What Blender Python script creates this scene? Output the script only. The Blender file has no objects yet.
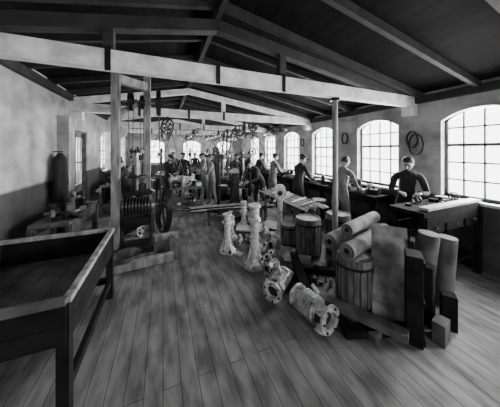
import bpy, bmesh, math, random
from mathutils import Vector, Matrix, Euler
random.seed(7)
R=math.radians
COL=bpy.context.scene.collection

# ---------------------------------------------------------------- materials
def newmat(name):
    m=bpy.data.materials.new(name); m.use_nodes=True
    nt=m.node_tree; b=nt.nodes['Principled BSDF']
    return m,nt,b
def g(v): return (v,v,v,1)
def mat(name,v,rough=.7,metal=0,amt=.25,scale=6,bump=.15,stretch=(1,1,1)):
    m,nt,b=newmat(name)
    tc=nt.nodes.new('ShaderNodeTexCoord'); mp=nt.nodes.new('ShaderNodeMapping')
    mp.inputs['Scale'].default_value=stretch
    nz=nt.nodes.new('ShaderNodeTexNoise'); nz.inputs['Scale'].default_value=scale
    nz.inputs['Detail'].default_value=6
    cr=nt.nodes.new('ShaderNodeValToRGB')
    cr.color_ramp.elements[0].position=.35; cr.color_ramp.elements[1].position=.65
    cr.color_ramp.elements[0].color=g(v*(1-amt)); cr.color_ramp.elements[1].color=g(min(1,v*(1+amt)))
    nt.links.new(tc.outputs['Object'],mp.inputs[0]); nt.links.new(mp.outputs[0],nz.inputs['Vector'])
    nt.links.new(nz.outputs['Fac'],cr.inputs[0]); nt.links.new(cr.outputs[0],b.inputs['Base Color'])
    b.inputs['Roughness'].default_value=rough; b.inputs['Metallic'].default_value=metal
    if bump:
        bp=nt.nodes.new('ShaderNodeBump'); bp.inputs['Strength'].default_value=bump
        bp.inputs['Distance'].default_value=.01
        nt.links.new(nz.outputs['Fac'],bp.inputs['Height']); nt.links.new(bp.outputs[0],b.inputs['Normal'])
    return m
def boards(name,v1,v2,vm,rough,w,h,mortar,mode,noise=.35,bumpd=.01,lowband=None,spec=.5):
    m,nt,b=newmat(name)
    tc=nt.nodes.new('ShaderNodeTexCoord'); sp=nt.nodes.new('ShaderNodeSeparateXYZ')
    cb=nt.nodes.new('ShaderNodeCombineXYZ')
    nt.links.new(tc.outputs['Object'],sp.inputs[0])
    if mode=='floor':   # boards along Y
        nt.links.new(sp.outputs['Y'],cb.inputs['X']); nt.links.new(sp.outputs['X'],cb.inputs['Y'])
    else:
        ad=nt.nodes.new('ShaderNodeMath'); ad.operation='ADD'
        nt.links.new(sp.outputs['X'],ad.inputs[0]); nt.links.new(sp.outputs['Y'],ad.inputs[1])
        nt.links.new(ad.outputs[0],cb.inputs['X']); nt.links.new(sp.outputs['Z'],cb.inputs['Y'])
    br=nt.nodes.new('ShaderNodeTexBrick')
    br.inputs['Scale'].default_value=1; br.inputs['Brick Width'].default_value=w
    br.inputs['Row Height'].default_value=h; br.inputs['Mortar Size'].default_value=mortar
    br.inputs['Color1'].default_value=g(v1); br.inputs['Color2'].default_value=g(v2); br.inputs['Mortar'].default_value=g(vm)
    nt.links.new(cb.outputs[0],br.inputs['Vector'])
    mp=nt.nodes.new('ShaderNodeMapping')
    mp.inputs['Scale'].default_value=(1.0,3.2,1) if mode=='floor' else (1.2,1.2,1.2)
    nt.links.new(cb.outputs[0],mp.inputs[0])
    nz=nt.nodes.new('ShaderNodeTexNoise'); nz.inputs['Scale'].default_value=3.0; nz.inputs['Detail'].default_value=11
    nt.links.new(mp.outputs[0],nz.inputs['Vector'])
    nz2=nt.nodes.new('ShaderNodeTexNoise'); nz2.inputs['Scale'].default_value=1.3; nz2.inputs['Detail'].default_value=10
    nt.links.new(cb.outputs[0],nz2.inputs['Vector'])
    a2=nt.nodes.new('ShaderNodeMath'); a2.operation='ADD'
    nt.links.new(nz.outputs['Fac'],a2.inputs[0]); nt.links.new(nz2.outputs['Fac'],a2.inputs[1])
    mr=nt.nodes.new('ShaderNodeMapRange'); mr.inputs['From Min'].default_value=.82; mr.inputs['From Max'].default_value=1.18
    mr.inputs['To Min'].default_value=1-noise; mr.inputs['To Max'].default_value=1+noise*.8
    nt.links.new(a2.outputs[0],mr.inputs[0])
    fac=mr.outputs[0]
    if lowband:   # wall colour darker below a given height
        dr=nt.nodes.new('ShaderNodeMapRange'); dr.inputs['From Min'].default_value=lowband[0]; dr.inputs['From Max'].default_value=lowband[0]+.05
        dr.inputs['To Min'].default_value=lowband[1]; dr.inputs['To Max'].default_value=1
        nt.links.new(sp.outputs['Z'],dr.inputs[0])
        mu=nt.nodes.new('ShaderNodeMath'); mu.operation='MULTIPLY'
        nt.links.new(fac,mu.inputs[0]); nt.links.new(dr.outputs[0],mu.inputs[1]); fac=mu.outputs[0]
    mx=nt.nodes.new('ShaderNodeVectorMath'); mx.operation='SCALE'
    nt.links.new(br.outputs['Color'],mx.inputs[0]); nt.links.new(fac,mx.inputs['Scale'])
    nt.links.new(mx.outputs[0],b.inputs['Base Color']); b.inputs['Roughness'].default_value=rough
    b.inputs['Specular IOR Level'].default_value=spec
    bp=nt.nodes.new('ShaderNodeBump'); bp.inputs['Strength'].default_value=.4; bp.inputs['Distance'].default_value=bumpd
    bp.invert=True
    nt.links.new(br.outputs['Fac'],bp.inputs['Height']); nt.links.new(bp.outputs[0],b.inputs['Normal'])
    return m
M_floor=boards('floor_boards',.2,.165,.07,.75,3.4,.13,.0035,'floor',.5,.004,None,.25)
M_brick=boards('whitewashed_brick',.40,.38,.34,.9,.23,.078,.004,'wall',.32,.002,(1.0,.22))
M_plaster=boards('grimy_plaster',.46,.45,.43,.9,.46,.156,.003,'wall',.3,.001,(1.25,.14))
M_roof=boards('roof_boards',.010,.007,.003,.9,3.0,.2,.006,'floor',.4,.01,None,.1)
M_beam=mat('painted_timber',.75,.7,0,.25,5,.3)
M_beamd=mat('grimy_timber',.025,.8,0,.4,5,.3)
M_post=mat('old_post_timber',.24,.75,0,.45,5,.4,(3,3,.6))
M_timber=mat('bench_timber',.085,.75,0,.5,5,.4)
M_dark=mat('dark_timber',.012,.9,0,.4,6,.4)
M_dark.node_tree.nodes['Principled BSDF'].inputs['Specular IOR Level'].default_value=.12
M_pale=mat('pale_timber',.42,.6,0,.3,5,.2)
M_bark=mat('log_bark',.1,.8,0,.5,9,.9,(3,3,.6))
M_end=mat('log_end',.27,.8,0,.4,9,.3)
M_canvas=mat('canvas_roll_cloth',.16,.85,0,.45,7,.3)
M_iron=mat('black_iron',.02,.4,.6,.3,8,.2)
M_steel=mat('bright_steel',.3,.3,.8,.25,8,.1)
M_cast=mat('raw_casting',.58,.45,.2,.38,16,.5)
M_castd=mat('painted_recess_shade',.012,.8,0,.3,8,.2)  # near-black colour paints in the shade of holes and recesses
M_belt=mat('leather_belt',.015,.55,0,.3,9,.1)
M_sheet=mat('sheet_metal',.42,.35,.5,.25,3,.1)
M_skin=mat('skin',.36,.6,0,.08,8,0)
M_hair=mat('hair',.015,.6,0,.3,30,.4)
M_cdark=mat('dark_cloth',.014,.9,0,.3,7,.3)
M_cgrey=mat('grey_cloth',.05,.9,0,.3,7,.3)
M_cmid=mat('faded_cloth',.18,.9,0,.3,7,.3)
M_clight=mat('light_cloth',.36,.9,0,.3,7,.3)
M_boot=mat('boot_leather',.012,.5,0,.3,7,.2)
M_paper=mat('paper',.7,.8,0,.1,3,0)
M_frame=mat('window_frame_paint',.1,.6,0,.1,4,.1)

# ---------------------------------------------------------------- mesh builder
class MB:
    def __init__(s): s.bm=bmesh.new(); s.mats=[]
    def mi(s,m):
        if m not in s.mats: s.mats.append(m)
        return s.mats.index(m)
    def _f(s,faces,m,smooth=False):
        i=s.mi(m)
        for f in faces: f.material_index=i; f.smooth=smooth
    def box(s,c,sz,m,rot=(0,0,0),bev=0,taper=1):
        r=bmesh.ops.create_cube(s.bm,size=1)
        vs=r['verts']
        for v in vs:
            k=taper if v.co.z>0 else 1
            v.co=Vector((v.co.x*sz[0]*k,v.co.y*sz[1]*k,v.co.z*sz[2]))
        fs=list({f for v in vs for f in v.link_faces})
        if bev:
            es=list({e for v in vs for e in v.link_edges})
            rr=bmesh.ops.bevel(s.bm,geom=es,offset=bev,segments=2,affect='EDGES',profile=.5)
            fs=rr['faces']; vs=list({v for f in fs for v in f.verts})
            seen=set(vs); st=list(vs)
            while st:
                v=st.pop()
                for e in v.link_edges:
                    o=e.other_vert(v)
                    if o not in seen: seen.add(o); st.append(o)
            vs=list(seen); fs=list({f for v in vs for f in v.link_faces})
        M=Matrix.Translation(c)@Euler(rot).to_matrix().to_4x4()
        for v in vs: v.co=M@v.co
        s._f(fs,m); return s
    def bar(s,a,b,w,h,m,roll=0):
        a=Vector(a);b=Vector(b);d=b-a;L=d.length
        q=d.to_track_quat('X','Z')
        r=bmesh.ops.create_cube(s.bm,size=1); vs=r['verts']
        M=Matrix.Translation((a+b)/2)@q.to_matrix().to_4x4()@Matrix.Rotation(roll,4,'X')
        for v in vs: v.co=M@Vector((v.co.x*L,v.co.y*w,v.co.z*h))
        s._f({f for v in vs for f in v.link_faces},m); return s
    def cyl(s,a,b,r1,m,r2=None,seg=20,capm=None):
        a=Vector(a);b=Vector(b);d=b-a;L=d.length
        if r2 is None:r2=r1
        r=bmesh.ops.create_cone(s.bm,cap_ends=True,segments=seg,radius1=r1,radius2=r2,depth=L)
        M=Matrix.Translation((a+b)/2)@d.to_track_quat('Z','Y').to_matrix().to_4x4()
        vs=r['verts']
        for v in vs: v.co=M@v.co
        fs={f for v in vs for f in v.link_faces}
        for f in fs:
            big=len(f.verts)>4
            f.material_index=s.mi(capm if (big and capm) else m); f.smooth=not big
        return s
    def lathe(s,prof,M,m,seg=28,mats=None):
        rings=[]
        for (r,z) in prof:
            rings.append([s.bm.verts.new(M@Vector((r*math.cos(2*math.pi*i/seg),r*math.sin(2*math.pi*i/seg),z))) for i in range(seg)])
        for k in range(len(rings)-1):
            mm=mats[k] if mats else m
            idx=s.mi(mm)
            for i in range(seg):
                j=(i+1)%seg
                f=s.bm.faces.new((rings[k][i],rings[k][j],rings[k+1][j],rings[k+1][i])); f.material_index=idx; f.smooth=True
        return s
    def sph(s,c,r,m,sc=(1,1,1),seg=16,rot=None):
        q=bmesh.ops.create_uvsphere(s.bm,u_segments=seg,v_segments=max(6,seg*2//3),radius=r)
        RM=Euler(rot).to_matrix() if rot else Matrix.Identity(3)
        for v in q['verts']: v.co=Vector(c)+RM@Vector((v.co.x*sc[0],v.co.y*sc[1],v.co.z*sc[2]))
        s._f({f for v in q['verts'] for f in v.link_faces},m,True); return s
    def tube(s,pts,r,m,seg=8):
        for i in range(len(pts)-1):
            s.cyl(pts[i],pts[i+1],r,m,seg=seg)
            if i: s.sph(pts[i],r,m,seg=8)
        return s
    def wheel(s,c,axis,rad,w,m,spokes=6,rim=.03,hub=.05):
        q=Vector(axis).to_track_quat('Z','Y').to_matrix().to_4x4(); M=Matrix.Translation(c)@q
        s.lathe([(rad-rim,-w/2),(rad,-w/2),(rad,w/2),(rad-rim,w/2),(rad-rim,-w/2)],M,m,32)
        s.cyl(M@Vector((0,0,-w*.7)),M@Vector((0,0,w*.7)),hub,m,seg=14)
        for i in range(spokes):
            a=2*math.pi*i/spokes
            s.bar(M@Vector((hub*.6*math.cos(a),hub*.6*math.sin(a),0)),M@Vector(((rad-rim*.5)*math.cos(a),(rad-rim*.5)*math.sin(a),0)),rim*.6,rim*.8,m)
        return s
    def quad(s,pts,m):
        f=s.bm.faces.new([s.bm.verts.new(Vector(p)) for p in pts]); s._f([f],m); return s
    def mesh(s,me,M,m=None):
        t=bmesh.new(); t.from_mesh(me)
        vm=[s.bm.verts.new(M@v.co) for v in t.verts]
        flip=M.determinant()<0
        for f in t.faces:
            vs=[vm[v.index] for v in f.verts]
            if flip: vs.reverse()
            nf=s.bm.faces.new(vs); nf.smooth=True
            src=me.materials[f.material_index] if len(me.materials) else None
            nf.material_index=s.mi(m or src)
        t.free(); return s
    def data(s,name):
        me=bpy.data.meshes.new(name)
        s.bm.normal_update()
        for e in s.bm.edges:   # crisp machined edges
            if len(e.link_faces)==2 and e.calc_face_angle(0)>.7: e.smooth=False
        s.bm.to_mesh(me); s.bm.free()
        for m in s.mats: me.materials.append(m)
        return me
    def done(s,name,loc=(0,0,0),rot=0):
        o=bpy.data.objects.new(name,s.data(name)); COL.objects.link(o)
        o.location=loc; o.rotation_euler=(0,0,rot); return o
def inst(name,me,loc,rot=0,sc=1):
    o=bpy.data.objects.new(name,me); COL.objects.link(o); o.location=loc; o.rotation_euler=(0,0,rot); o.scale=(sc,sc,sc); return o

# ---------------------------------------------------------------- room shell
XL,XR,Y0,Y1=-1.8,4.4,-3.2,12.0
RX,RZ=.6,3.5; ZL,ZR=3.0,2.82
def roofz(x): return RZ-(x-RX)*(RZ-ZR)/(XR-RX) if x>RX else RZ-(RX-x)*(RZ-ZL)/(RX-XL)
MB().box(((XL+XR)/2,(Y0+Y1)/2,-.05),(XR-XL+.6,Y1-Y0+.6,.1),M_floor).done('floor')
def arch(b,axis,p,th,a,c,z1,rise=.16,m=None,n=12):
    """brick infill between a segmental arch and the square head of an opening"""
    m=m or M_brick; half=(c-a)/2; mid=(a+c)/2
    rad=(half*half+rise*rise)/(2*rise)
    def za(u): return z1-rise+ (math.sqrt(max(rad*rad-(u-mid)**2,0))-(rad-rise))
    for i in range(n):
        u0=a+(c-a)*i/n; u1=a+(c-a)*(i+1)/n; lo0,lo1=za(u0),za(u1)
        P=[(u0,lo0),(u1,lo1),(u1,z1+.002),(u0,z1+.002)]
        for q in (p,p+th):
            b.quad([((q,u,z) if axis=='x' else (u,q,z)) for u,z in P],m)
        b.quad([((p,u0,lo0) if axis=='x' else (u0,p,lo0)),((p,u1,lo1) if axis=='x' else (u1,p,lo1)),((p+th,u1,lo1) if axis=='x' else (u1,p+th,lo1)),((p+th,u0,lo0) if axis=='x' else (u0,p+th,lo0))],m)
def wall_x(name,x,th,ztop,ops,ar,wm):
    b=MB(); y=Y0-.3; xc=x+th/2
    for (a,c,z0,z1) in ops:
        if a>y: b.box((xc,(y+a)/2,ztop/2),(abs(th),a-y,ztop),wm)
        if z0>0: b.box((xc,(a+c)/2,z0/2),(abs(th),c-a,z0),wm)
        b.box((xc,(a+c)/2,(z1+ztop)/2),(abs(th),c-a,ztop-z1),wm)
        if ar and z0>0: arch(b,'x',x,th,a,c,z1,.16,wm)
        y=c
    b.box((xc,(y+Y1+.3)/2,ztop/2),(abs(th),Y1+.3-y,ztop),wm)
    b.done(name)
wins=[(2.78+1.68*k,2.78+1.68*k+.97,1.02,2.46) for k in range(-2,5)]
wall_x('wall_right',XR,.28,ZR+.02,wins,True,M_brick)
lops=[(5.35,6.6,0,2.25),(7.9,9.2,1.15,2.4),(10.0,11.1,1.15,2.4)]
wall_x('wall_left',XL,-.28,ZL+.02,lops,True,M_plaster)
def wall_y(name,y,th,ops):
    b=MB(); zt=ZR; x=XL; yc=y+th/2
    for (a,c,z0,z1) in ops:
        b.box(((x+a)/2,yc,zt/2),(a-x,abs(th),zt),M_brick)
        if z0>0:b.box(((a+c)/2,yc,z0/2),(c-a,abs(th),z0),M_brick)
        b.box(((a+c)/2,yc,(z1+zt)/2),(c-a,abs(th),zt-z1),M_brick); x=c
        arch(b,'y',y,th,a,c,z1)
    b.box(((x+XR)/2,yc,zt/2),(XR-x,abs(th),zt),M_brick)
    P=[(XL,zt),(XR,zt),(RX,RZ),(XL,ZL)]
    for yy in (y,y+th): b.quad([(p[0],yy,p[1]) for p in P],M_brick)
    b.done(name)
fops=[(-.9,.1,1.1,2.3),(1.0,2.0,1.1,2.3),(2.9,3.8,1.1,2.3)]
wall_y('wall_back',Y1,.28,fops)
fill_ops=[(.4,2.4,.9,2.5)]  # unseen opening behind the camera, added to let fill light in
wall_y('wall_front',Y0,-.28,fill_ops)
b=MB()
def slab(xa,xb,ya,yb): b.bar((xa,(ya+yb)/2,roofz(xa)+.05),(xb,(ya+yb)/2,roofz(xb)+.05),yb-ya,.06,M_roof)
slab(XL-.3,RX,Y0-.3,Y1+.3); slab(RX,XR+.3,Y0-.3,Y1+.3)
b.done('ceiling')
b=MB(); y=Y0+.3
while y<Y1:
    b.bar((RX,y,RZ-.04),(XR,y,ZR-.04),.06,.1,M_beamd)
    b.bar((XL,y,ZL-.04),(RX,y,RZ-.04),.06,.1,M_beamd); y+=.75
b.box((RX,(Y0+Y1)/2,RZ-.08),(.06,Y1-Y0,.14),M_beamd)
b.done('roof_rafters')
for ty in (-.6,2.5,5.5,8.5,11.2):
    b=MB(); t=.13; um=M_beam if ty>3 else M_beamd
    b.box(((XL+XR)/2,ty,2.7),(XR-XL,t,.19),M_beam,bev=.01)
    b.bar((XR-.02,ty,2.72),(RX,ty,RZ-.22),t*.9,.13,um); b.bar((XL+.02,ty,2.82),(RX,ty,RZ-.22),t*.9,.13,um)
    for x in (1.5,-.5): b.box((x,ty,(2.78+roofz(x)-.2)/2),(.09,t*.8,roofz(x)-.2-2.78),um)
    for x in (1.5,-.5,RX): b.box((x,ty-.07,2.7),(.05,.012,.24),M_iron)
    b.box((XR-.12,ty,2.52),(.22,.16,.16),M_beam); b.box((XL+.12,ty,2.52),(.22,.16,.16),M_beam)
    b.done('roof_truss')
MB().box((XR-.04,(Y0+Y1)/2,ZR-.1),(.08,Y1-Y0,.12),M_beamd).done('trim_1')
MB().box((XL+.04,(Y0+Y1)/2,ZL-.12),(.08,Y1-Y0,.12),M_beamd).done('trim_2')
b=MB()
for ty in (2.5,5.05,8.5,11.2): b.box((XL+.09,ty,1.22),(.18,.28,2.44),M_brick)
b.done('trim_3')
wn=1
def window(axis,pos,a,c,z0,z1,nx=4,nz=5,mm=None):
    global wn
    mm=mm or M_frame; b=MB()
    def bx(u,z,su,sz,dep=.05):
        if axis=='x': b.box((pos,u,z),(dep,su,sz),mm)
        else: b.box((u,pos,z),(su,dep,sz),mm)
    w=.045
    bx((a+c)/2,z0+w/2,c-a,w);bx(a+w/2,(z0+z1)/2,w,z1-z0);bx(c-w/2,(z0+z1)/2,w,z1-z0)
    arch(b,axis,pos-.025,.05,a,c,z1,.2,mm)
    for i in range(1,nx): bx(a+(c-a)*i/nx,(z0+z1)/2,.022,z1-z0-.04,.03)
    for i in range(1,nz): bx((a+c)/2,z0+(z1-z0)*i/nz,c-a-.04,.022 if i!=nz-2 else .045,.03)
    if axis=='x': b.box((pos+(-.1 if pos>0 else .1),(a+c)/2,z0-.02),(.3,c-a+.08,.04),M_paper)
    b.done('window_%d'%wn); wn+=1
for (a,c,z0,z1) in wins: window('x',XR+.14,a,c,z0,z1)
for i,(a,c,z0,z1) in enumerate(lops):
    if i!=0: window('x',XL-.14,a,c,z0,z1,3,4)
for (a,c,z0,z1) in fops: window('y',Y1+.14,a,c,z0,z1,4,4)
for (a,c,z0,z1) in fill_ops: window('y',Y0-.14,a,c,z0,z1,4,4)  # sash for the added fill opening, out of view
b=MB(); x=XL-.1
for (a,c) in ((5.4,5.97),(5.98,6.55)):
    b.box((x,(a+c)/2,.5),(.05,c-a,.95),M_timber,bev=.008)
    for yy in (a+.05,c-.05): b.box((x,yy,1.55),(.05,.1,1.3),M_timber)
    b.box((x,(a+c)/2,2.15),(.05,c-a,.1),M_timber)
    b.box((x,(a+c)/2,1.58),(.03,.025,1.1),M_timber); b.box((x,(a+c)/2,1.5),(.03,c-a-.18,.025),M_timber)
    b.box((x+.03,(a+c)/2,.5),(.02,c-a-.2,.6),M_dark)
b.box((x+.02,5.37,1.12),(.1,.035,2.25),M_timber); b.box((x+.02,6.58,1.12),(.1,.035,2.25),M_timber); b.box((x+.02,5.97,2.23),(.1,1.2,.035),M_timber)
b.cyl((x+.03,5.93,1.0),(x+.09,5.93,1.0),.025,M_steel)
b.done('door_1')

# ---------------------------------------------------------------- people
def skin_mesh(verts,edges,rad,sub=1,root=0):
    me=bpy.data.meshes.new('tmp'); me.from_pydata([tuple(v) for v in verts],edges,[])
    o=bpy.data.objects.new('tmp',me); COL.objects.link(o)
    md=o.modifiers.new('Skin','SKIN'); md.use_smooth_shade=True
    for i,r in enumerate(rad):
        sv=me.skin_vertices[0].data[i]; sv.radius=r if isinstance(r,tuple) else (r,r); sv.use_root=(i==root)
    s2=o.modifiers.new('Sub','SUBSURF'); s2.levels=sub; s2.render_levels=sub
    dg=bpy.context.evaluated_depsgraph_get(); dg.update()
    out=bpy.data.meshes.new_from_object(o.evaluated_get(dg))
    bpy.data.objects.remove(o); bpy.data.meshes.remove(me)
    return out
def hand_template(curl):
    b=MB()
    b.box((0,.045,0),(.075,.085,.026),M_skin,bev=.01)
    b.cyl((0,-.02,0),(0,.02,0),.024,M_skin,seg=10)
    for i,(x,L) in enumerate(((.029,.075),(.010,.085),(-.010,.078),(-.028,.06))):
        pts=[Vector((x,.07,0))]; a=0
        pts.append(Vector((x,.09,0))); cur=pts[-1]
        for k,fr in enumerate((.45,.3,.25)):
            a+=curl*(1 if k else .7)
            cur=cur+Vector((0,math.cos(a),-math.sin(a)))*L*fr; pts.append(cur.copy())
        me=skin_mesh(pts,[(j,j+1) for j in range(4)],[.009,.0092,.0085,.008,.0065])
        b.mesh(me,Matrix.Identity(4),M_skin)
    pts=[Vector((.02,.02,-.004)),Vector((.046,.045,-.012)),Vector((.055,.072,-.024)),Vector((.05,.095,-.034))]
    b.mesh(skin_mesh(pts,[(0,1),(1,2),(2,3)],[.012,.012,.0095,.008]),Matrix.Identity(4),M_skin)
    return b.data('hand')
H_curl=hand_template(.75); H_rel=hand_template(.3)
def ik(S,T,a,b,hint):
    d=T-S; L=min(d.length,(a+b)*.985); n=d.normalized(); T=S+n*L
    x=(a*a-b*b+L*L)/(2*L); h=math.sqrt(max(a*a-x*x,0)); hint=Vector(hint); p=(hint-n*hint.dot(n)).normalized()
    return S+n*x+p*h,T
def person(lean,hl,hr,tilt,turn=0,female=False,cap=True,shirt=None,trous=None,apron=None,sit=False,stride=.08,hand=None,moust=False):
    shirt=shirt or M_cdark; trous=trous or M_cgrey; hand=hand or H_curl
    ph=.52 if sit else .92
    pel=Vector((0,0,ph)); Rm=Matrix.Rotation(-lean,3,'X')
    up=lambda x,y,z: pel+Rm@Vector((x,y,z))
    V=[pel,up(0,.0,.16),up(0,.0,.34),up(0,-.01,.46),up(0,.005,.555)]
    Rr=[(.135,.11),(.125,.1),(.15,.11),(.09,.075),(.052,.052)]
    E=[(0,1),(1,2),(2,3),(3,4)]
    bones=[(0,1,'s'),(1,2,'s'),(2,3,'s'),(3,4,'k')]
    hands=[]
    for sgn,tgt in ((-1,hl),(1,hr)):
        S=up(.18*sgn,-.005,.43); el,wr=ik(S,Vector(tgt),.29,.26,(.5*sgn,-.5,-.7))
        n=len(V); V+= [S,el,wr]; Rr+=[.07,.047,.034]; E+=[(3,n),(n,n+1),(n+1,n+2)]
        bones+=[(n,n+1,'s'),(n+1,n+2,'s')]; hands.append((sgn,el,wr))
    for sgn in (-1,1):
        hp=pel+Vector((.095*sgn,0,-.06))
        if sit: kn=pel+Vector((.13*sgn,.4,-.02)); an=Vector((.13*sgn,.42,.1))
        else: kn=Vector((.11*sgn,.03+stride*sgn*.6,.49)); an=Vector((.12*sgn,-.02+stride*sgn,.1))
        to=an+Vector((.015*sgn,.15,-.055))
        n=len(V); V+=[hp,kn,an,to]; Rr+=[.1,.068,.05,.042]; E+=[(0,n),(n,n+1),(n+1,n+2),(n+2,n+3)]
        bones+=[(n,n+1,'t'),(n+1,n+2,'t'),(n+2,n+3,'b')]
    me=skin_mesh(V,E,Rr,1)
    tm=bmesh.new(); tm.from_mesh(me)
    order=[shirt,trous,M_boot,M_skin,apron or shirt]
    key={'s':0,'t':1,'b':2,'k':3}
    for f in tm.faces:
        c=f.calc_center_median(); best=9;bk='s'
        for (i,j,k) in bones:
            a=V[i];d=V[j]-a; t=max(0,min(1,(c-a).dot(d)/d.length_squared)); dd=(c-(a+d*t)).length
            if dd<best: best=dd;bk=k;bi=i
        if bk=='t' and c.z<.14: bk='b'
        idx=key[bk]
        if c.z<ph-.01 and bk=='s' and bi<2: idx=1
        if apron and f.normal.y>.25 and (bk=='t' and c.z>.5 or (bk=='s' and bi<3 and abs(c.x)<.14)): idx=4
        f.material_index=idx
    for v in tm.verts:
        if v.co.z<.02: v.co.z=.0
    tm.to_mesh(me); tm.free(); me.materials.clear()
    for m in order: me.materials.append(m)
    b=MB(); b.mesh(me,Matrix.Identity(4))
    for sgn,el,wr in hands:
        d=(wr-el).normalized(); x=Vector((-sgn,0,0)); x=(x-d*x.dot(d)).normalized(); z=x.cross(d)
        if z.z<0 and abs(z.z)>.2: z=-z
        Mh=Matrix((x,d,z)).transposed().to_4x4(); Mh.translation=wr+d*.015
        b.mesh(hand,Mh,M_skin)
        b.cyl(wr-d*.035,wr+d*.0,.042,shirt,r2=.04,seg=12)
    nk=up(0,.0,.5); b.lathe([(.075,-.03),(.07,.02),(.06,.025)],Matrix.Translation(nk)@Matrix.Rotation(-lean,4,'X'),M_clight if not female else shirt,14)
    if female:
        b.lathe([(.14,.16),(.155,.05),(.19,-.1),(.23,-.35),(.27,-.62),(.26,-.62)],Matrix.Translation(pel)@Matrix.Diagonal((1,.85,1,1)),trous,24)
    hd=up(0,.03,.66); MH=Matrix.Translation(hd)@Matrix.Rotation(turn,4,'Z')@Matrix.Rotation(-tilt,4,'X')
    hb=bmesh.new(); q=bmesh.ops.create_uvsphere(hb,u_segments=20,v_segments=16,radius=1)
    for v in hb.verts:
        x,y,z=v.co
        k=1-.3*max(0,-z)**1.3; x*=.074*k; yy=y*.094*(1-.18*max(0,-z))
        if z<-.3 and y>0: yy+=.012
        if abs(z)<.25 and y>.75: yy-=.006
        if z<-.4 and y<0: yy*=.75
        v.co=(x,yy,z*.116)
    hm=bpy.data.meshes.new('h'); hb.to_mesh(hm); hb.free()
    b.mesh(hm,MH,M_skin)
    t=MB()
    t.box((0,.1,-.018),(.022,.03,.042),M_skin,rot=(R(18),0,0),bev=.006)
    for sx in (-1,1):
        t.sph((.075*sx,-.005,-.01),.02,M_skin,(.4,.8,1.4),10)
        t.sph((.028*sx,.083,.005),.009,M_hair,(1.2,.6,.6),8)
        t.box((.028*sx,.09,.022),(.032,.008,.006),M_hair)
    t.box((0,.092,-.06),(.036,.01,.007),M_castd)
    if moust: t.box((0,.098,-.047),(.05,.014,.012),M_hair,bev=.003)
    hb=bmesh.new(); bmesh.ops.create_uvsphere(hb,u_segments=20,v_segments=16,radius=1)
    kill=[v for v in hb.verts if (v.co.y>.25 and v.co.z<.45) or v.co.z<-.45 or (v.co.y>.05 and v.co.z<0)]
    bmesh.ops.delete(hb,geom=kill,context='VERTS')
    for v in hb.verts: v.co=(v.co.x*.081,v.co.y*.1-.003,v.co.z*.122+.004)
    hm2=bpy.data.meshes.new('h'); hb.to_mesh(hm2); hb.free(); t.mesh(hm2,Matrix.Identity(4),M_hair)
    if female:
        t.sph((0,-.09,.045),.05,M_hair,(1,.8,.9),12); t.sph((0,-.012,.05),.086,M_hair,(1.02,1.0,.9),14)
    if cap:
        t.sph((0,-.012,.075),.108,M_cdark,(.92,1.08,.45),16); t.box((0,.1,.06),(.12,.07,.01),M_cdark,rot=(R(-12),0,0),bev=.004)
    tmd=t.data('t'); b.mesh(tmd,MH)
    return b.data('worker_body')
P_bench=person(R(14),(-.16,.42,1.03),(.16,.44,1.0),R(30),shirt=M_cmid,trous=M_cdark,cap=False)
P_benchd=person(R(14),(-.18,.42,1.03),(.12,.46,1.0),R(30),shirt=M_cdark,trous=M_cdark,cap=True,apron=M_clight)
P_stoop=person(R(42),(-.16,.62,.92),(.16,.6,.88),R(45),shirt=M_cdark,trous=M_cdark,cap=True)
P_stand=person(R(2),(-.25,.08,.8),(.25,.1,.8),R(4),shirt=M_cdark,trous=M_cdark,cap=True,hand=H_rel,moust=True)
P_light=person(R(8),(-.15,.4,1.1),(.2,.38,1.15),R(18),shirt=M_cmid,trous=M_cdark,cap=True,apron=M_cgrey)
P_woman=person(R(10),(-.14,.36,1.1),(.14,.38,1.1),R(28),turn=R(-20),female=True,cap=False,shirt=M_cdark,trous=M_cdark)
def W(me,x,y,face,sc=1):
    return inst('factory_worker',me,(x,y,0),R(face-90),sc)
W(P_woman,4.02,2.38,215,1.0)
W(P_bench,3.38,3.3,10,1.0)
W(P_benchd,3.36,4.75,5)
W(P_light,3.35,6.15,0); W(P_benchd,3.36,7.4,5); W(P_stand,3.1,8.3,200); W(P_benchd,3.36,9.6,0); W(P_stand,3.3,10.6,300)
W(P_stoop,2.72,5.75,200)
W(P_light,1.38,7.5,180); W(P_stand,.75,8.7,260); W(P_benchd,.2,8.2,285,.98)
W(P_stand,-.55,6.95,300); W(P_benchd,-.7,5.2,170,.98); W(P_light,1.48,6.75,175,.98); W(P_stand,1.95,8.6,250,.97)
W(P_light,-.7,9.2,180); W(P_stand,.45,10.9,270); W(P_benchd,-.7,7.7,175,.98); W(P_stand,2.65,7.85,280,.97); W(P_stand,1.5,10.95,250,.98); W(P_benchd,2.85,10.5,170)

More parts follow.
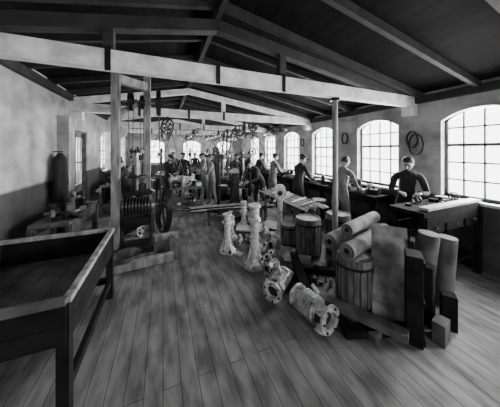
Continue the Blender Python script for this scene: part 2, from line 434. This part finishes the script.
# ---------------------------------------------------------------- benches
def bench(name,x0,x1,y0,y1,h,m=M_timber,shelf=True,front=False):
    b=MB(); lx=x1-x0; ly=y1-y0; cx=(x0+x1)/2; cy=(y0+y1)/2
    n=max(2,round((lx if lx<ly else ly)/.18))
    for i in range(n):
        if lx<ly: b.box((x0+lx*(i+.5)/n,cy,h-.025),(lx/n-.008,ly,.05),m)
        else: b.box((cx,y0+ly*(i+.5)/n,h-.025),(lx,ly/n-.008,.05),m)
    k=max(2,int(max(lx,ly)/1.3)+1)
    for i in range(k):
        f=i/(k-1)
        for s in (.05,.95):
            if lx<ly: p=(x0+lx*s,y0+.06+(ly-.12)*f)
            else: p=(x0+.06+(lx-.12)*f,y0+ly*s)
            b.box((p[0],p[1],(h-.05)/2),(.08,.08,h-.05),m)
    if lx<ly:
        for s in (.05,.95): b.box((x0+lx*s,cy,h-.11),(.04,ly,.12),m)
    else:
        for s in (.05,.95): b.box((cx,y0+ly*s,h-.11),(lx,.04,.12),m)
    if shelf: b.box((cx,cy,.25),(lx-.12,ly-.1,.03),m)
    if front:
        for i in range(5): b.box((cx,y1-.03,.1+(h-.15)*(i+.5)/5),(lx-.1,.025,(h-.15)/5-.01),m)
        for i in range(3):
            b.box((x0+lx*(i+.5)/3,y0+.02,h-.2),(lx/3-.06,.03,.16),m,bev=.005); b.cyl((x0+lx*(i+.5)/3,y0-.02,h-.2),(x0+lx*(i+.5)/3,y0+.01,h-.2),.018,M_steel,seg=10)
    return b.done(name)
bench('work_bench',3.8,4.38,2.85,11.6,.88,M_dark)
bench('work_bench',-1.58,-1.15,3.5,4.8,.84)
bench('work_bench',-1.58,-1.12,6.75,8.2,.84); bench('work_bench',-1.58,-1.12,8.8,11.0,.84)
bench('work_bench',2.95,4.34,1.55,2.0,1.02,M_dark,True,True)
bench('work_bench',.1,1.05,5.9,7.6,.78)
bench('work_bench',1.5,2.5,9.3,10.8,.8)
bench('work_bench',-.3,.6,9.25,9.7,.8)
def clutter(name,x0,x1,y0,y1,z,n,smax=.12,ms=None):
    b=MB(); ms=ms or [M_iron,M_iron,M_steel,M_pale,M_cast,M_timber,M_dark]
    for i in range(n):
        x=random.uniform(x0,x1);y=random.uniform(y0,y1);m=random.choice(ms);s=random.uniform(.3,1)*smax
        k=random.random();a=random.uniform(0,3)
        if k<.4: b.box((x,y,z+s*.35),(s*1.4,s,s*.7),m,rot=(0,0,a),bev=.004)
        elif k<.7: b.cyl((x,y,z),(x,y,z+s*1.6),s*.35,m,r2=s*.3,seg=12)
        elif k<.9:
            dx,dy=math.cos(a)*s*1.5,math.sin(a)*s*1.5; b.cyl((x-dx,y-dy,z+s*.2),(x+dx,y+dy,z+s*.2),s*.2,m,seg=10)
        else: b.wheel((x,y,z+s*.8),(math.cos(a),math.sin(a),0),s*.8,s*.4,m,5,s*.15,s*.2)
    return b.done(name)
clutter('bench_parts_pile',3.98,4.16,2.95,11.3,.88,170,.17,[M_iron,M_iron,M_dark,M_steel,M_pale,M_timber])
clutter('bench_parts_pile',-1.5,-1.22,3.6,4.7,.84,22,.15,[M_iron,M_dark,M_steel,M_timber])
clutter('bench_parts_pile',-1.5,-1.2,6.9,8.1,.84,20,.18); clutter('bench_parts_pile',-1.5,-1.2,8.9,10.9,.84,26,.18)
clutter('bench_parts_pile',.2,.95,6.05,7.5,.78,50,.2,[M_cast,M_paper,M_pale,M_steel,M_iron])
clutter('bench_parts_pile',1.6,2.4,9.4,10.7,.8,34,.2)
clutter('bench_parts_pile',3.1,4.2,1.72,1.92,1.02,12,.08,[M_iron,M_dark])
clutter('shelf_parts_pile',.25,.9,6.1,7.4,.265,24,.15)
clutter('floor_scrap_heap',1.3,2.2,4.4,6.4,0,60,.16,[M_cast,M_cast,M_steel,M_iron,M_timber,M_pale])
clutter('floor_scrap_heap',1.5,2.0,3.1,4.2,0,24,.15,[M_cast,M_sheet,M_iron,M_steel])
clutter('floor_scrap_heap',2.2,3.3,5.9,9.5,0,80,.36,[M_iron,M_iron,M_dark,M_steel,M_cast,M_timber])
clutter('floor_scrap_heap',-1.0,-.4,4.9,6.0,0,16,.22)
clutter('floor_scrap_heap',.9,1.9,7.8,9.0,0,30,.36,[M_iron,M_dark,M_steel,M_timber])
clutter('floor_scrap_heap',1.75,2.1,2.1,2.75,0,18,.12,[M_iron,M_steel,M_timber,M_cast])
def vise(x,y,z,rot):
    b=MB(); b.cyl((0,0,0),(0,0,.06),.07,M_iron); b.box((0,0,.12),(.1,.12,.12),M_iron,bev=.01)
    b.box((0,-.1,.13),(.12,.05,.12),M_iron,bev=.01); b.cyl((0,-.28,.1),(0,.02,.1),.018,M_steel)
    b.cyl((-.1,-.27,.1),(.1,-.27,.1),.009,M_steel); b.box((0,-.04,.2),(.13,.03,.03),M_steel)
    b.done('bench_vise',(x,y,z),rot)
for y in (3.75,5.15,6.7,8.3,9.9): vise(4.05,y,.88,R(-90))
vise(-1.3,4.2,.84,R(90)); vise(-1.3,7.4,.84,R(90)); vise(.3,6.1,.78,0)

# ---------------------------------------------------------------- left foreground trough bin
b=MB(); x0,x1,ya,yb,h=-1.6,-.58,1.72,3.05,.84
b.box((x1,(ya+yb)/2,h-.02),(.05,yb-ya,.04),M_post,bev=.006); b.box((x0,(ya+yb)/2,h-.02),(.05,yb-ya,.04),M_timber)
b.box(((x0+x1)/2,yb,h-.02),(x1-x0,.05,.04),M_post,bev=.006); b.box(((x0+x1)/2,ya,h-.02),(x1-x0,.05,.04),M_timber)
for i in range(2): b.box((x1-.005,(ya+yb)/2,h-.11-i*.125),(.03,yb-ya-.02,.12),M_dark); b.box((x0,(ya+yb)/2,h-.11-i*.125),(.03,yb-ya-.02,.12),M_dark)
for yy in (ya,yb):
    for i in range(2): b.box(((x0+x1)/2,yy,h-.11-i*.125),(x1-x0,.03,.12),M_dark)
for i in range(6): b.box((x0+(x1-x0)*(i+.5)/6,(ya+yb)/2,h-.29),((x1-x0)/6-.006,yb-ya,.03),M_timber)
for xx in (x0,x1-.02):
    for yy in (ya+.03,yb-.03): b.box((xx,yy,(h-.04)/2),(.07,.07,h-.04),M_dark)
b.box((x1-.02,(ya+yb)/2,.2),(.04,yb-ya,.07),M_dark); b.box(((x0+x1)/2,yb,.2),(x1-x0,.04,.07),M_dark)
b.done('wooden_sorting_trough')

# ---------------------------------------------------------------- belt driven press with posts
b=MB()
for (px,py,w) in ((-.7,3.94,.12),(-.27,4.3,.12)):
    b.box((px,py,roofz(px)/2-.06),(w,w,roofz(px)-.12),M_post,bev=.008)
    b.box((px,py,.06),(.2,.2,.12),M_post)
b.bar((-.7,3.94,2.95),(-.27,4.3,2.95),.1,.14,M_post); b.bar((-.7,3.94,1.15),(-.27,4.3,1.15),.08,.1,M_dark)
b.bar((-.7,3.94,.5),(-.27,4.3,.5),.08,.1,M_dark)
b.bar((-.7,3.94,2.3),(-.7,5.5,2.72),.08,.1,M_post)
b.bar((-.7,3.94,2.35),(-.27,4.3,2.75),.06,.08,M_post)
b.done('timber_drive_frame')
b=MB()
b.cyl((-.62,4.05,2.62),(-.02,4.05,2.62),.022,M_steel)
b.wheel((-.5,4.05,2.62),(1,0,0),.16,.07,M_iron); b.wheel((-.33,4.05,2.62),(1,0,0),.12,.06,M_iron)
b.wheel((-.07,4.02,2.62),(1,0,0),.22,.07,M_iron)
b.cyl((-.72,4.02,.86),(.04,4.02,.86),.025,M_steel)
b.cyl((-.6,4.02,.86),(-.22,4.02,.86),.12,M_iron,seg=24)
for i in range(9):
    x=-.6+.38*i/8; b.lathe([(.12,-.008),(.137,-.008),(.137,.008),(.12,.008)],Matrix.Translation((x,4.02,.86))@Matrix.Rotation(R(90),4,'Y'),M_steel,20)
for i in range(14):
    a=2*math.pi*i/14; b.box((-.41,4.02+.132*math.cos(a),.86+.132*math.sin(a)),(.38,.012,.012),M_iron)
b.wheel((-.02,4.02,.86),(.97,.24,0),.5,.08,M_iron,6,.055,.08)
b.wheel((-.15,4.02,.86),(1,0,0),.24,.05,M_steel,5,.03,.05)
for x in (-.64,-.19): b.box((x,4.02,.48),(.05,.3,.72),M_iron,bev=.01,taper=.6)
b.box((-.41,4.02,.17),(.55,.42,.1),M_iron,bev=.01); b.box((-.41,3.98,.62),(.4,.2,.14),M_iron,bev=.01)
b.box((-.41,4.02,1.08),(.5,.16,.08),M_iron,bev=.01)
b.cyl((-.41,4.02,1.1),(-.41,4.02,1.75),.025,M_steel); b.cyl((-.41,4.02,1.75),(-.41,4.02,1.79),.12,M_iron)
b.wheel((-.41,4.02,1.35),(0,0,1),.16,.03,M_iron,5,.02,.03)
b.tube([(-.6,3.86,1.0),(-.6,3.7,1.15),(-.6,3.62,1.35)],.014,M_steel)
for x,ra,rb in ((-.5,.16,.135),(-.33,.12,.135)):
    b.bar((x-.02,4.05-ra,2.62),(x-.02,4.02+rb,.88),.006,.05,M_belt); b.bar((x+.02,4.05+ra,2.62),(x+.02,4.02-rb,.88),.006,.05,M_belt)
for s in (-1,1): b.bar((-.07,4.02+.22*s,2.62),(-.03,4.02+.49*s,.9),.006,.055,M_belt)
b.done('belt_driven_press')
b=MB()
b.box((-.42,3.62,.06),(1.15,.12,.12),M_post,rot=(0,0,R(6)),bev=.01); b.box((-.3,4.52,.06),(1.15,.12,.12),M_post,rot=(0,0,R(6)),bev=.01)
b.box((-.85,4.0,.05),(.12,.95,.1),M_timber,bev=.01); b.box((.16,4.05,.05),(.12,.8,.1),M_timber,bev=.01)
b.done('floor_sleepers')
b=MB(); b.lathe([(.0,.01),(.08,.01),(.1,.03),(.17,.12),(.19,.13),(.16,.11),(.09,.04),(0,.03)],Matrix.Translation((0,0,0)),M_steel)
b.done('metal_basin',(-.5,3.63,.12))

# ---------------------------------------------------------------- machines
def lathe_machine(x,y,rot):
    b=MB()
    b.box((0,0,.72),(1.3,.22,.14),M_iron,bev=.01)
    for xx in (-.52,.52): b.box((xx,0,.33),(.14,.36,.66),M_iron,bev=.01,taper=.65)
    b.box((-.45,0,.92),(.34,.22,.28),M_iron,bev=.02)
    for i,r in enumerate((.14,.11,.08)): b.cyl((-.56+i*.08,0,1.08),(-.49+i*.08,0,1.08),r,M_steel)
    b.cyl((-.28,0,1.0),(-.2,0,1.0),.1,M_steel); b.box((.42,0,.9),(.18,.16,.24),M_iron,bev=.02); b.cyl((.14,0,1.0),(.52,0,1.0),.02,M_steel)
    b.wheel((.56,0,1.0),(1,0,0),.08,.02,M_steel,4,.015,.02); b.box((.05,0,.84),(.22,.34,.1),M_steel,bev=.01)
    b.wheel((.05,-.22,.84),(0,1,0),.08,.02,M_steel,4,.015,.02)
    b.done('metal_lathe',(x,y,0),rot)
lathe_machine(2.1,7.0,R(95)); lathe_machine(-.3,5.6,R(85)); lathe_machine(2.2,11.3,0); lathe_machine(.9,10.3,R(10)); lathe_machine(2.8,9.1,R(90))
def drill_press(x,y,rot,s=1):
    b=MB()
    b.box((0,0,.05),(.4,.5,.1),M_iron,bev=.01); b.cyl((0,-.12,.1),(0,-.12,1.75),.055,M_iron)
    b.cyl((0,.08,.75),(0,.08,.79),.16,M_iron); b.box((0,-.02,.72),(.08,.26,.06),M_iron)
    b.box((0,0,1.6),(.12,.4,.14),M_iron,bev=.02); b.cyl((0,.12,1.1),(0,.12,1.75),.028,M_steel); b.cyl((0,.12,1.0),(0,.12,1.1),.015,M_steel)
    b.wheel((.12,0,1.55),(1,0,0),.14,.03,M_iron,5,.02,.03); b.wheel((0,-.25,1.75),(1,0,0),.14,.06,M_iron,5,.02,.03)
    b.done('drill_press',(x,y,0),rot)
drill_press(1.55,5.95,R(200)); drill_press(-.75,8.4,R(240)); drill_press(2.9,9.98,R(120)); drill_press(1.1,9.6,R(170)); drill_press(1.55,8.2,R(150)); drill_press(-.1,10.6,R(170)); drill_press(-.6,6.4,R(200)); drill_press(2.6,6.6,R(100))
def pedestal_grinder(x,y,rot,h=.9):
    b=MB()
    b.lathe([(0,0),(.18,0),(.17,.05),(.08,.1),(.055,.3),(.055,h-.25),(.09,h-.2),(.09,h-.14)],Matrix.Identity(4),M_cast)
    b.box((0,0,h-.08),(.16,.14,.14),M_iron,bev=.02); b.cyl((-.2,0,h-.05),(.2,0,h-.05),.018,M_steel)
    for s in (-1,1): b.cyl((.15*s,0,h-.05),(.19*s,0,h-.05),.12,M_cast,seg=28); b.cyl((.19*s,0,h-.05),(.2*s,0,h-.05),.05,M_iron)
    b.done('pedestal_grinder',(x,y,0),rot)
pedestal_grinder(2.22,3.75,R(60),1.0)
def line_shaft(x,y0,y1,pul):
    b=MB(); b.cyl((x,y0,2.38),(x,y1,2.38),.025,M_steel,seg=12)
    for ty in (5.5,8.5,11.2):
        if y0<ty<y1:
            b.box((x,ty,2.5),(.06,.1,.26),M_iron); b.cyl((x,ty-.07,2.38),(x,ty+.07,2.38),.055,M_iron)
    for (y,r) in pul: b.wheel((x,y,2.38),(0,1,0),r,.1,M_iron,4,.03,.05)
    b.done('line_shaft')
line_shaft(2.1,4.6,11.5,[(4.9,.12),(5.9,.17),(6.3,.11),(7.1,.15),(7.9,.14),(9.2,.18),(10.2,.16)])
line_shaft(.1,4.9,11.5,[(5.2,.14),(6.1,.17),(6.8,.12),(7.7,.18),(9.0,.17),(10.1,.18)])
line_shaft(3.3,5.2,11.5,[(5.9,.12),(7.6,.15),(9.6,.15)])
line_shaft(1.1,7.0,11.5,[(7.3,.16),(8.0,.14),(9.6,.18),(10.4,.15)])
def belt(x,y,z,r,x2,y2,z2,r2):
    b=MB()
    for s in (-1,1): b.bar((x+r*s,y,z),(x2+r2*s,y2,z2),.055,.006,M_belt,0)
    b.done('drive_belt')
belt(2.1,5.9,2.38,.17,1.55,5.9,1.75,.12); belt(2.1,7.1,2.38,.15,2.05,7.45,1.08,.12); belt(.1,6.1,2.38,.17,-.3,6.1,1.08,.12)
belt(.1,7.7,2.38,.18,.6,7.6,.9,.1); belt(2.1,9.2,2.38,.18,2.8,9.5,1.0,.1); belt(.1,9,2.38,.17,-.7,8.4,1.75,.12); belt(3.3,7.6,2.38,.15,4.05,7.6,1.0,.1); belt(3.3,9.6,2.38,.15,4.05,9.6,1.0,.1); belt(2.1,7.9,2.38,.14,1.6,8.1,1.75,.1); belt(.1,6.8,2.38,.12,.5,6.8,.95,.1); belt(.1,5.2,2.38,.14,-.3,5.2,1.08,.12)
belt(1.1,9.6,2.38,.18,1.1,9.65,1.75,.12); belt(1.1,10.4,2.38,.15,.5,10.3,1.08,.12); belt(1.1,7.3,2.38,.16,.7,7.3,.95,.1)
def lamp(x,y,z):
    b=MB(); b.cyl((0,0,.1),(0,0,2.7-z),.006,M_iron,seg=6); b.lathe([(.02,.12),(.03,.08),(.14,.0),(.145,-.005)],Matrix.Identity(4),M_paper,20); b.sph((0,0,.01),.035,M_paper)
    b.done('pendant_lamp',(x,y,z))
for (x,y) in ((.9,5.5),(2.9,5.5),(.6,8.5),(2.8,8.5)): lamp(x,y,2.2)
def column(cx,cy,m):
    b=MB()
    b.cyl((0,0,0),(0,0,2.6),.042,m,seg=20); b.cyl((0,0,0),(0,0,.04),.12,M_iron); b.cyl((0,0,2.56),(0,0,2.6),.07,M_iron)
    b.done('iron_column',(cx,cy,0))
column(2.46,2.5,M_post); column(2.46,8.45,M_iron)

# ---------------------------------------------------------------- castings
def stand(x,y,h,rb,rot=0):
    b=MB(); I=Matrix.Identity(4)
    b.lathe([(0,0),(rb,0),(rb,.035),(rb*.8,.06),(rb*.5,.1),(rb*.4,.18),(rb*.38,h*.6),(rb*.42,h*.72),(rb*.58,h*.74),(rb*.58,h*.78),(rb*.4,h*.8),(rb*.4,h*.94),(rb*.58,h*.96),(rb*.58,h),(rb*.3,h),(rb*.28,h*.9),(0,h*.9)],I,M_cast,24)
    for i in range(6):
        a=math.pi*i/3; b.cyl((rb*.85*math.cos(a),rb*.85*math.sin(a),.03),(rb*.85*math.cos(a),rb*.85*math.sin(a),.055),.018,M_castd,seg=8)
        b.bar((rb*.75*math.cos(a),rb*.75*math.sin(a),.05),(rb*.3*math.cos(a),rb*.3*math.sin(a),h*.35),.014,.03,M_cast)
    b.box((rb*.4,0,h*.62),(rb*.5,.05,h*.12),M_cast,bev=.008)
    b.done('cast_iron_pedestal',(x,y,0),rot)
stand(1.31,2.98,.95,.17); stand(1.06,3.62,.66,.15,.8); stand(1.28,4.1,.45,.13); stand(1.75,4.6,.6,.12)
def casting(x,y,L,r,rot,roll=0,name='engine_casting'):
    b=MB(); Mx=Matrix.Rotation(R(90),4,'Y')
    prof=[(r*.6,-L*.36),(r*.6,-L*.5),(r*.95,-L*.5),(r,-L*.49),(r,-L*.44),(r*.72,-L*.43)]
    for i in range(6):   # cooling fins
        z=-L*.14+i*L*.07
        prof+=[(r*.66,z-L*.018),(r*.92,z-L*.015),(r*.92,z+L*.008),(r*.66,z+L*.012)]
    prof+=[(r*.62,L*.3),(r*.62,L*.4),(r*.9,L*.42),(r*.9,L*.49),(r*.85,L*.5),(r*.5,L*.5),(r*.48,L*.36)]
    b.lathe(prof,Mx,M_cast,30)
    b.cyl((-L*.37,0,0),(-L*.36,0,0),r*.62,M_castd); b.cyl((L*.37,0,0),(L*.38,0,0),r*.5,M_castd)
    for i in range(6):
        a=2*math.pi*i/6; d=Vector((0,math.cos(a),math.sin(a)))
        p=Vector((-L*.32,0,0))
        if i%2==0:
            b.cyl(p+d*r*.55,p+d*r*1.08,r*.3,M_cast,r2=r*.28,seg=18)
            Mh=Matrix.Translation(p)@d.to_track_quat('Z','Y').to_matrix().to_4x4()
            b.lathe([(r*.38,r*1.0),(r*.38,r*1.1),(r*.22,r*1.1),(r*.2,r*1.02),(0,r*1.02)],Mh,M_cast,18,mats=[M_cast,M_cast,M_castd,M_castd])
            b.bar(Vector((-L*.2,0,0))+d*r*.85,Vector((L*.42,0,0))+d*r*.8,.022,.03,M_cast)
        else:
            b.box(Vector((L*.34,0,0))+d*r*.66,(L*.1,r*.45,r*.3),M_cast,rot=(a-math.pi/2,0,0),bev=.008)
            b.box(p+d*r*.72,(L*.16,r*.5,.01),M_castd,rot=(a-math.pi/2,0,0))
        b.cyl(Vector((-L*.5-.012,0,0))+d*r*.8,Vector((-L*.5,0,0))+d*r*.8,.012,M_iron,seg=6)
        b.cyl(Vector((L*.5,0,0))+d*r*.7,Vector((L*.5+.012,0,0))+d*r*.7,.01,M_iron,seg=6)
    b.tube([(0.05*L,0,r*.5),(0.05*L,r*.3,r*1.05),(L*.18,r*.75,r*1.1)],r*.16,M_cast,12)
    o=b.done(name,(x,y,r*1.1),rot); o.rotation_euler=(roll,0,rot); return o
casting(1.34,2.3,.42,.12,R(38),.4); casting(1.46,1.8,.46,.135,R(100),1.1)
casting(1.46,2.72,.22,.09,R(20),.2); casting(1.6,3.35,.24,.09,R(130),2)
b=MB()
for (x,y,a,s) in ((1.1,3.25,.4,.11),(1.5,3.05,2.2,.12),(1.62,2.95,.9,.1),(1.58,2.55,3.5,.09),(1.3,3.85,5,.1),(1.75,3.1,1.5,.1)):
    pts=[]
    for k in range(6):
        t=k/5*math.pi*.55; pts.append((x+math.cos(a+t)*s,y+math.sin(a+t)*s,.045+.01*k))
    b.tube(pts,.034,M_cast,10)
    for p,q in ((pts[0],pts[1]),(pts[-1],pts[-2])):
        P=Vector(p);D=(P-Vector(q)).normalized(); b.cyl(P,P+D*.018,.052,M_cast,seg=14); b.cyl(P+D*.018,P+D*.02,.026,M_castd,seg=12)
b.done('pipe_elbow_castings')

# ---------------------------------------------------------------- barrel / roll pile on the right
def log(x,y,h,r,name='wooden_barrel'):
    b=MB(); b.lathe([(0,0),(r*.95,0),(r*1.0,h*.3),(r*1.0,h*.7),(r*.96,h),(r*.9,h),(r*.88,h-.02),(0,h-.02)],Matrix.Identity(4),M_bark,26,
        mats=[M_end,M_bark,M_bark,M_bark,M_bark,M_end,M_end])
    for z in (.12,.85): b.lathe([(r*1.0,h*z-.015),(r*1.02,h*z-.015),(r*1.02,h*z+.015),(r*1.0,h*z+.015)],Matrix.Identity(4),M_iron,26)
    for i in range(18):
        a=2*math.pi*i/18; b.box((r*1.0*math.cos(a),r*1.0*math.sin(a),h*.5),(.006,.006,h*.7),M_dark,rot=(0,0,a))
    b.done(name,(x,y,0))
log(2.28,2.92,.66,.21); log(2.05,1.79,.59,.2); log(2.78,2.75,.72,.2); log(2.6,2.0,.59,.19); log(2.2,3.4,.4,.15)
def roll(a,bb,r,m=None):
    m=m or M_canvas
    b=MB(); a=Vector(a);bb=Vector(bb); d=(bb-a); L=d.length; M=Matrix.Translation(a)@d.to_track_quat('Z','Y').to_matrix().to_4x4()
    b.lathe([(0,.02),(r*.35,.02),(r*.37,0),(r*.7,0),(r*.72,.006),(r*.97,0),(r,.01),(r,L-.01),(r*.97,L),(0,L)],M,m,26,mats=[M_castd,M_castd,m,M_castd,m,m,m,m,m])
    return b
roll((1.86,1.98,.69),(2.86,2.3,.69),.09).done('canvas_roll'); roll((1.86,1.72,.69),(2.86,1.98,.69),.088).done('canvas_roll'); roll((2.05,1.9,.83),(2.86,2.14,.83),.075).done('canvas_roll')
roll((2.76,1.5,0),(2.78,1.42,.86),.1,M_timber).done('canvas_roll'); roll((3.0,1.4,0),(3.02,1.36,.8),.09,M_timber).done('canvas_roll')
MB().bar((2.16,1.43,.0),(2.36,1.6,.94),.34,.02,M_end).done('leaning_board')
b=MB(); b.box((0,0,.41),(.2,.13,.82),M_dark,bev=.008); b.box((0,-.07,.76),(.2,.015,.05),M_dark); b.box((0,-.07,.06),(.2,.015,.05),M_dark); b.box((0,-.07,.4),(.2,.015,.05),M_dark)
b.done('upright_wooden_box',(2.2,1.25,0),R(35))
b=MB()
for (x,y,w,d,h,a,m) in ((2.48,1.42,.16,.04,.84,.5,M_dark),(2.55,1.3,.13,.08,.6,.3,M_dark),(2.68,1.2,.12,.12,.34,.6,M_dark),(2.42,1.14,.16,.1,.2,.2,M_timber)):
    b.box((x,y,h/2),(w,d,h),m,rot=(0,0,a),bev=.006)
b.done('timber_offcut_blocks')
def crate(x,y,s,rot,z=0):
    b=MB()
    b.box((0,0,s[2]/2),(s[0]-.03,s[1]-.03,s[2]-.02),M_dark)
    n=3
    for i in range(n):
        z_=s[2]*(i+.5)/n
        for sg in (-1,1): b.box((0,sg*s[1]/2,z_),(s[0],.02,s[2]/n-.012),M_timber); b.box((sg*s[0]/2,0,z_),(.02,s[1],s[2]/n-.012),M_timber)
    for sx in (-1,1):
        for sy in (-1,1): b.box((sx*s[0]/2,sy*s[1]/2,s[2]/2),(.04,.04,s[2]),M_timber)
    b.done('wooden_crate',(x,y,z),rot)
crate(3.35,2.45,(.4,.35,.5),R(5))
b=MB()
for i,(x,y,w,l,a,m) in enumerate([(1.95,3.4,.35,.6,.3,M_sheet),(2.1,3.75,.4,.5,-.3,M_paper),(1.75,3.75,.3,.5,.8,M_cast),(1.85,3.05,.3,.5,-.5,M_sheet),(1.7,2.75,.2,.6,.2,M_timber),(2.35,4.2,.4,.6,.5,M_sheet),(1.8,4.2,.3,.7,1.1,M_paper),(1.95,2.75,.25,.4,.9,M_sheet)]):
    b.box((x,y,.02+.012*i),(w,l,.02),m,rot=(R(2),0,a))
b.done('sheet_metal_offcuts')
b=MB()
for (x,y,l,a,z,m) in [(1.78,2.0,1.3,8,.04,M_timber),(1.76,2.45,.9,-25,.11,M_dark),(1.84,1.6,.9,28,.11,M_timber),(2.3,2.35,1.0,60,.04,M_dark),(1.68,2.55,.9,15,.04,M_dark),(1.95,1.42,.7,70,.04,M_dark)]:
    b.box((x,y,z),(.12,l,.07),m,rot=(0,0,R(a)),bev=.006)
b.done('timber_planks')
b=MB()
for yy in (3.6,4.9):
    b.bar((2.42,yy,.62),(3.1,yy,.62),.07,.07,M_timber)
    for x in (2.47,3.02):
        b.bar((x-.08,yy-.1,0),(x,yy,.6),.05,.05,M_timber); b.bar((x+.08,yy+.1,0),(x,yy,.6),.05,.05,M_timber)
b.done('trestle_rack')
b=MB()
for i in range(11):
    x=2.46+.056*i; b.cyl((x+random.uniform(-.06,.06),3.25+random.uniform(-.15,.15),.68),(x+random.uniform(-.06,.06),5.2+random.uniform(-.25,.25),.68+random.uniform(0,.03)),.016,M_sheet if i%3 else M_pale,seg=10)
for i in range(5):
    b.cyl((2.48,3.4+.3*i,.72),(3.0,3.6+.33*i,.72),.014,M_paper if i%2 else M_iron,seg=8)
b.done('steel_tube_stack')
b=MB()
for yy in (0,1.3):
    b.bar((yy,-.25,.3),(yy,.25,.3),.06,.06,M_timber)
    for s in (-1,1): b.box((yy,.2*s,.135),(.06,.06,.27),M_timber)
b.done('low_trestle',(1.05,5.2,0),R(-8))
b=MB()
for i in range(10):
    b.cyl((-.5+random.uniform(-.2,.2),-.24+.05*i+random.uniform(-.04,.04),.355),(1.7+random.uniform(-.3,.3),-.2+.05*i+random.uniform(-.12,.12),.36),.016,M_pale if i%2 else M_iron,seg=10)
b.done('wooden_pole_stack',(1.0,5.2,0),R(-8))
b=MB(); b.box((3.7,1.62,1.05),(1.3,.12,.035),M_pale,bev=.004); b.done('pale_plank')
b=MB()
for k,(y,z,r) in enumerate(((2.5,2.0,.16),(2.42,1.9,.2),(4.1,2.1,.15),(5.85,2.05,.14))):
    b.lathe([(r-.01,-.025),(r,-.025),(r,.025),(r-.01,.025),(r-.01,-.025)],Matrix.Translation((XR-.04-k%2*.03,y,z))@Matrix.Diagonal((1,.6,1,1))@Matrix.Rotation(R(90),4,'Y'),M_belt,28)
    b.cyl((XR,y,z+r-.01),(XR-.08,y,z+r-.01),.008,M_iron,seg=8)
b.done('hanging_belt_coils')
b=MB()
b.lathe([(.05,.0),(.13,-.08),(.15,-.4),(.2,-.85),(.18,-.86)],Matrix.Diagonal((.55,1,1,1)),M_cdark,18)
for s in (-1,1): b.cyl((0,.12*s,-.1),(0.02,.19*s,-.6),.05,M_cdark,r2=.04)
b.cyl((-.1,0,.02),(.04,0,.02),.01,M_iron)
b.done('hanging_coat',(XL+.12,4.72,1.75))
def stool(x,y):
    b=MB(); b.cyl((0,0,.6),(0,0,.64),.16,M_timber)
    for i in range(4):
        a=math.pi/4+math.pi/2*i; b.bar((.16*math.cos(a),.16*math.sin(a),0),(.1*math.cos(a),.1*math.sin(a),.6),.035,.035,M_timber)
    b.done('wooden_stool',(x,y,0))
stool(3.4,3.95)
b=MB()
for (x,z) in ((.45,1.7),(2.4,1.8),(2.4,1.45)): b.box((x,Y1-.01,z),(.3,.01,.25),M_paper)
b.done('wall_notices')

# ---------------------------------------------------------------- light
w=bpy.data.worlds.new('sky'); bpy.context.scene.world=w; w.use_nodes=True
w.node_tree.nodes['Background'].inputs[0].default_value=(1,1,1,1); w.node_tree.nodes['Background'].inputs[1].default_value=7
def area(loc,rot,sx,sy,e):
    l=bpy.data.lights.new('daylight','AREA'); l.shape='RECTANGLE'; l.size=sx; l.size_y=sy; l.energy=e
    o=bpy.data.objects.new('window_daylight',l); COL.objects.link(o); o.location=loc; o.rotation_euler=rot
for (a,c,z0,z1) in wins: area((XR+.5,(a+c)/2,1.85),(0,R(90-14),0),1.6,1.3,320)
for (a,c,z0,z1) in lops: area((XL-.5,(a+c)/2,1.8),(0,R(-90),0),1.3,1.1,60)
for (a,c,z0,z1) in fops: area(((a+c)/2,Y1+.5,1.8),(R(-90),0,0),1.0,1.3,90)
area((1.4,Y0-.5,1.8),(R(90),0,0),2.0,1.6,60)  # fill light added behind the camera, outside the made-up window

# ---------------------------------------------------------------- camera
cam=bpy.data.cameras.new('camera'); co=bpy.data.objects.new('camera',cam); COL.objects.link(co)
cam.sensor_width=36; cam.sensor_fit='HORIZONTAL'; cam.lens=36*210/500; cam.shift_y=-53.5/500
cam.clip_start=.05
co.location=(0,0,1.8); co.rotation_euler=(R(90),0,-R(22.5))
bpy.context.scene.camera=co
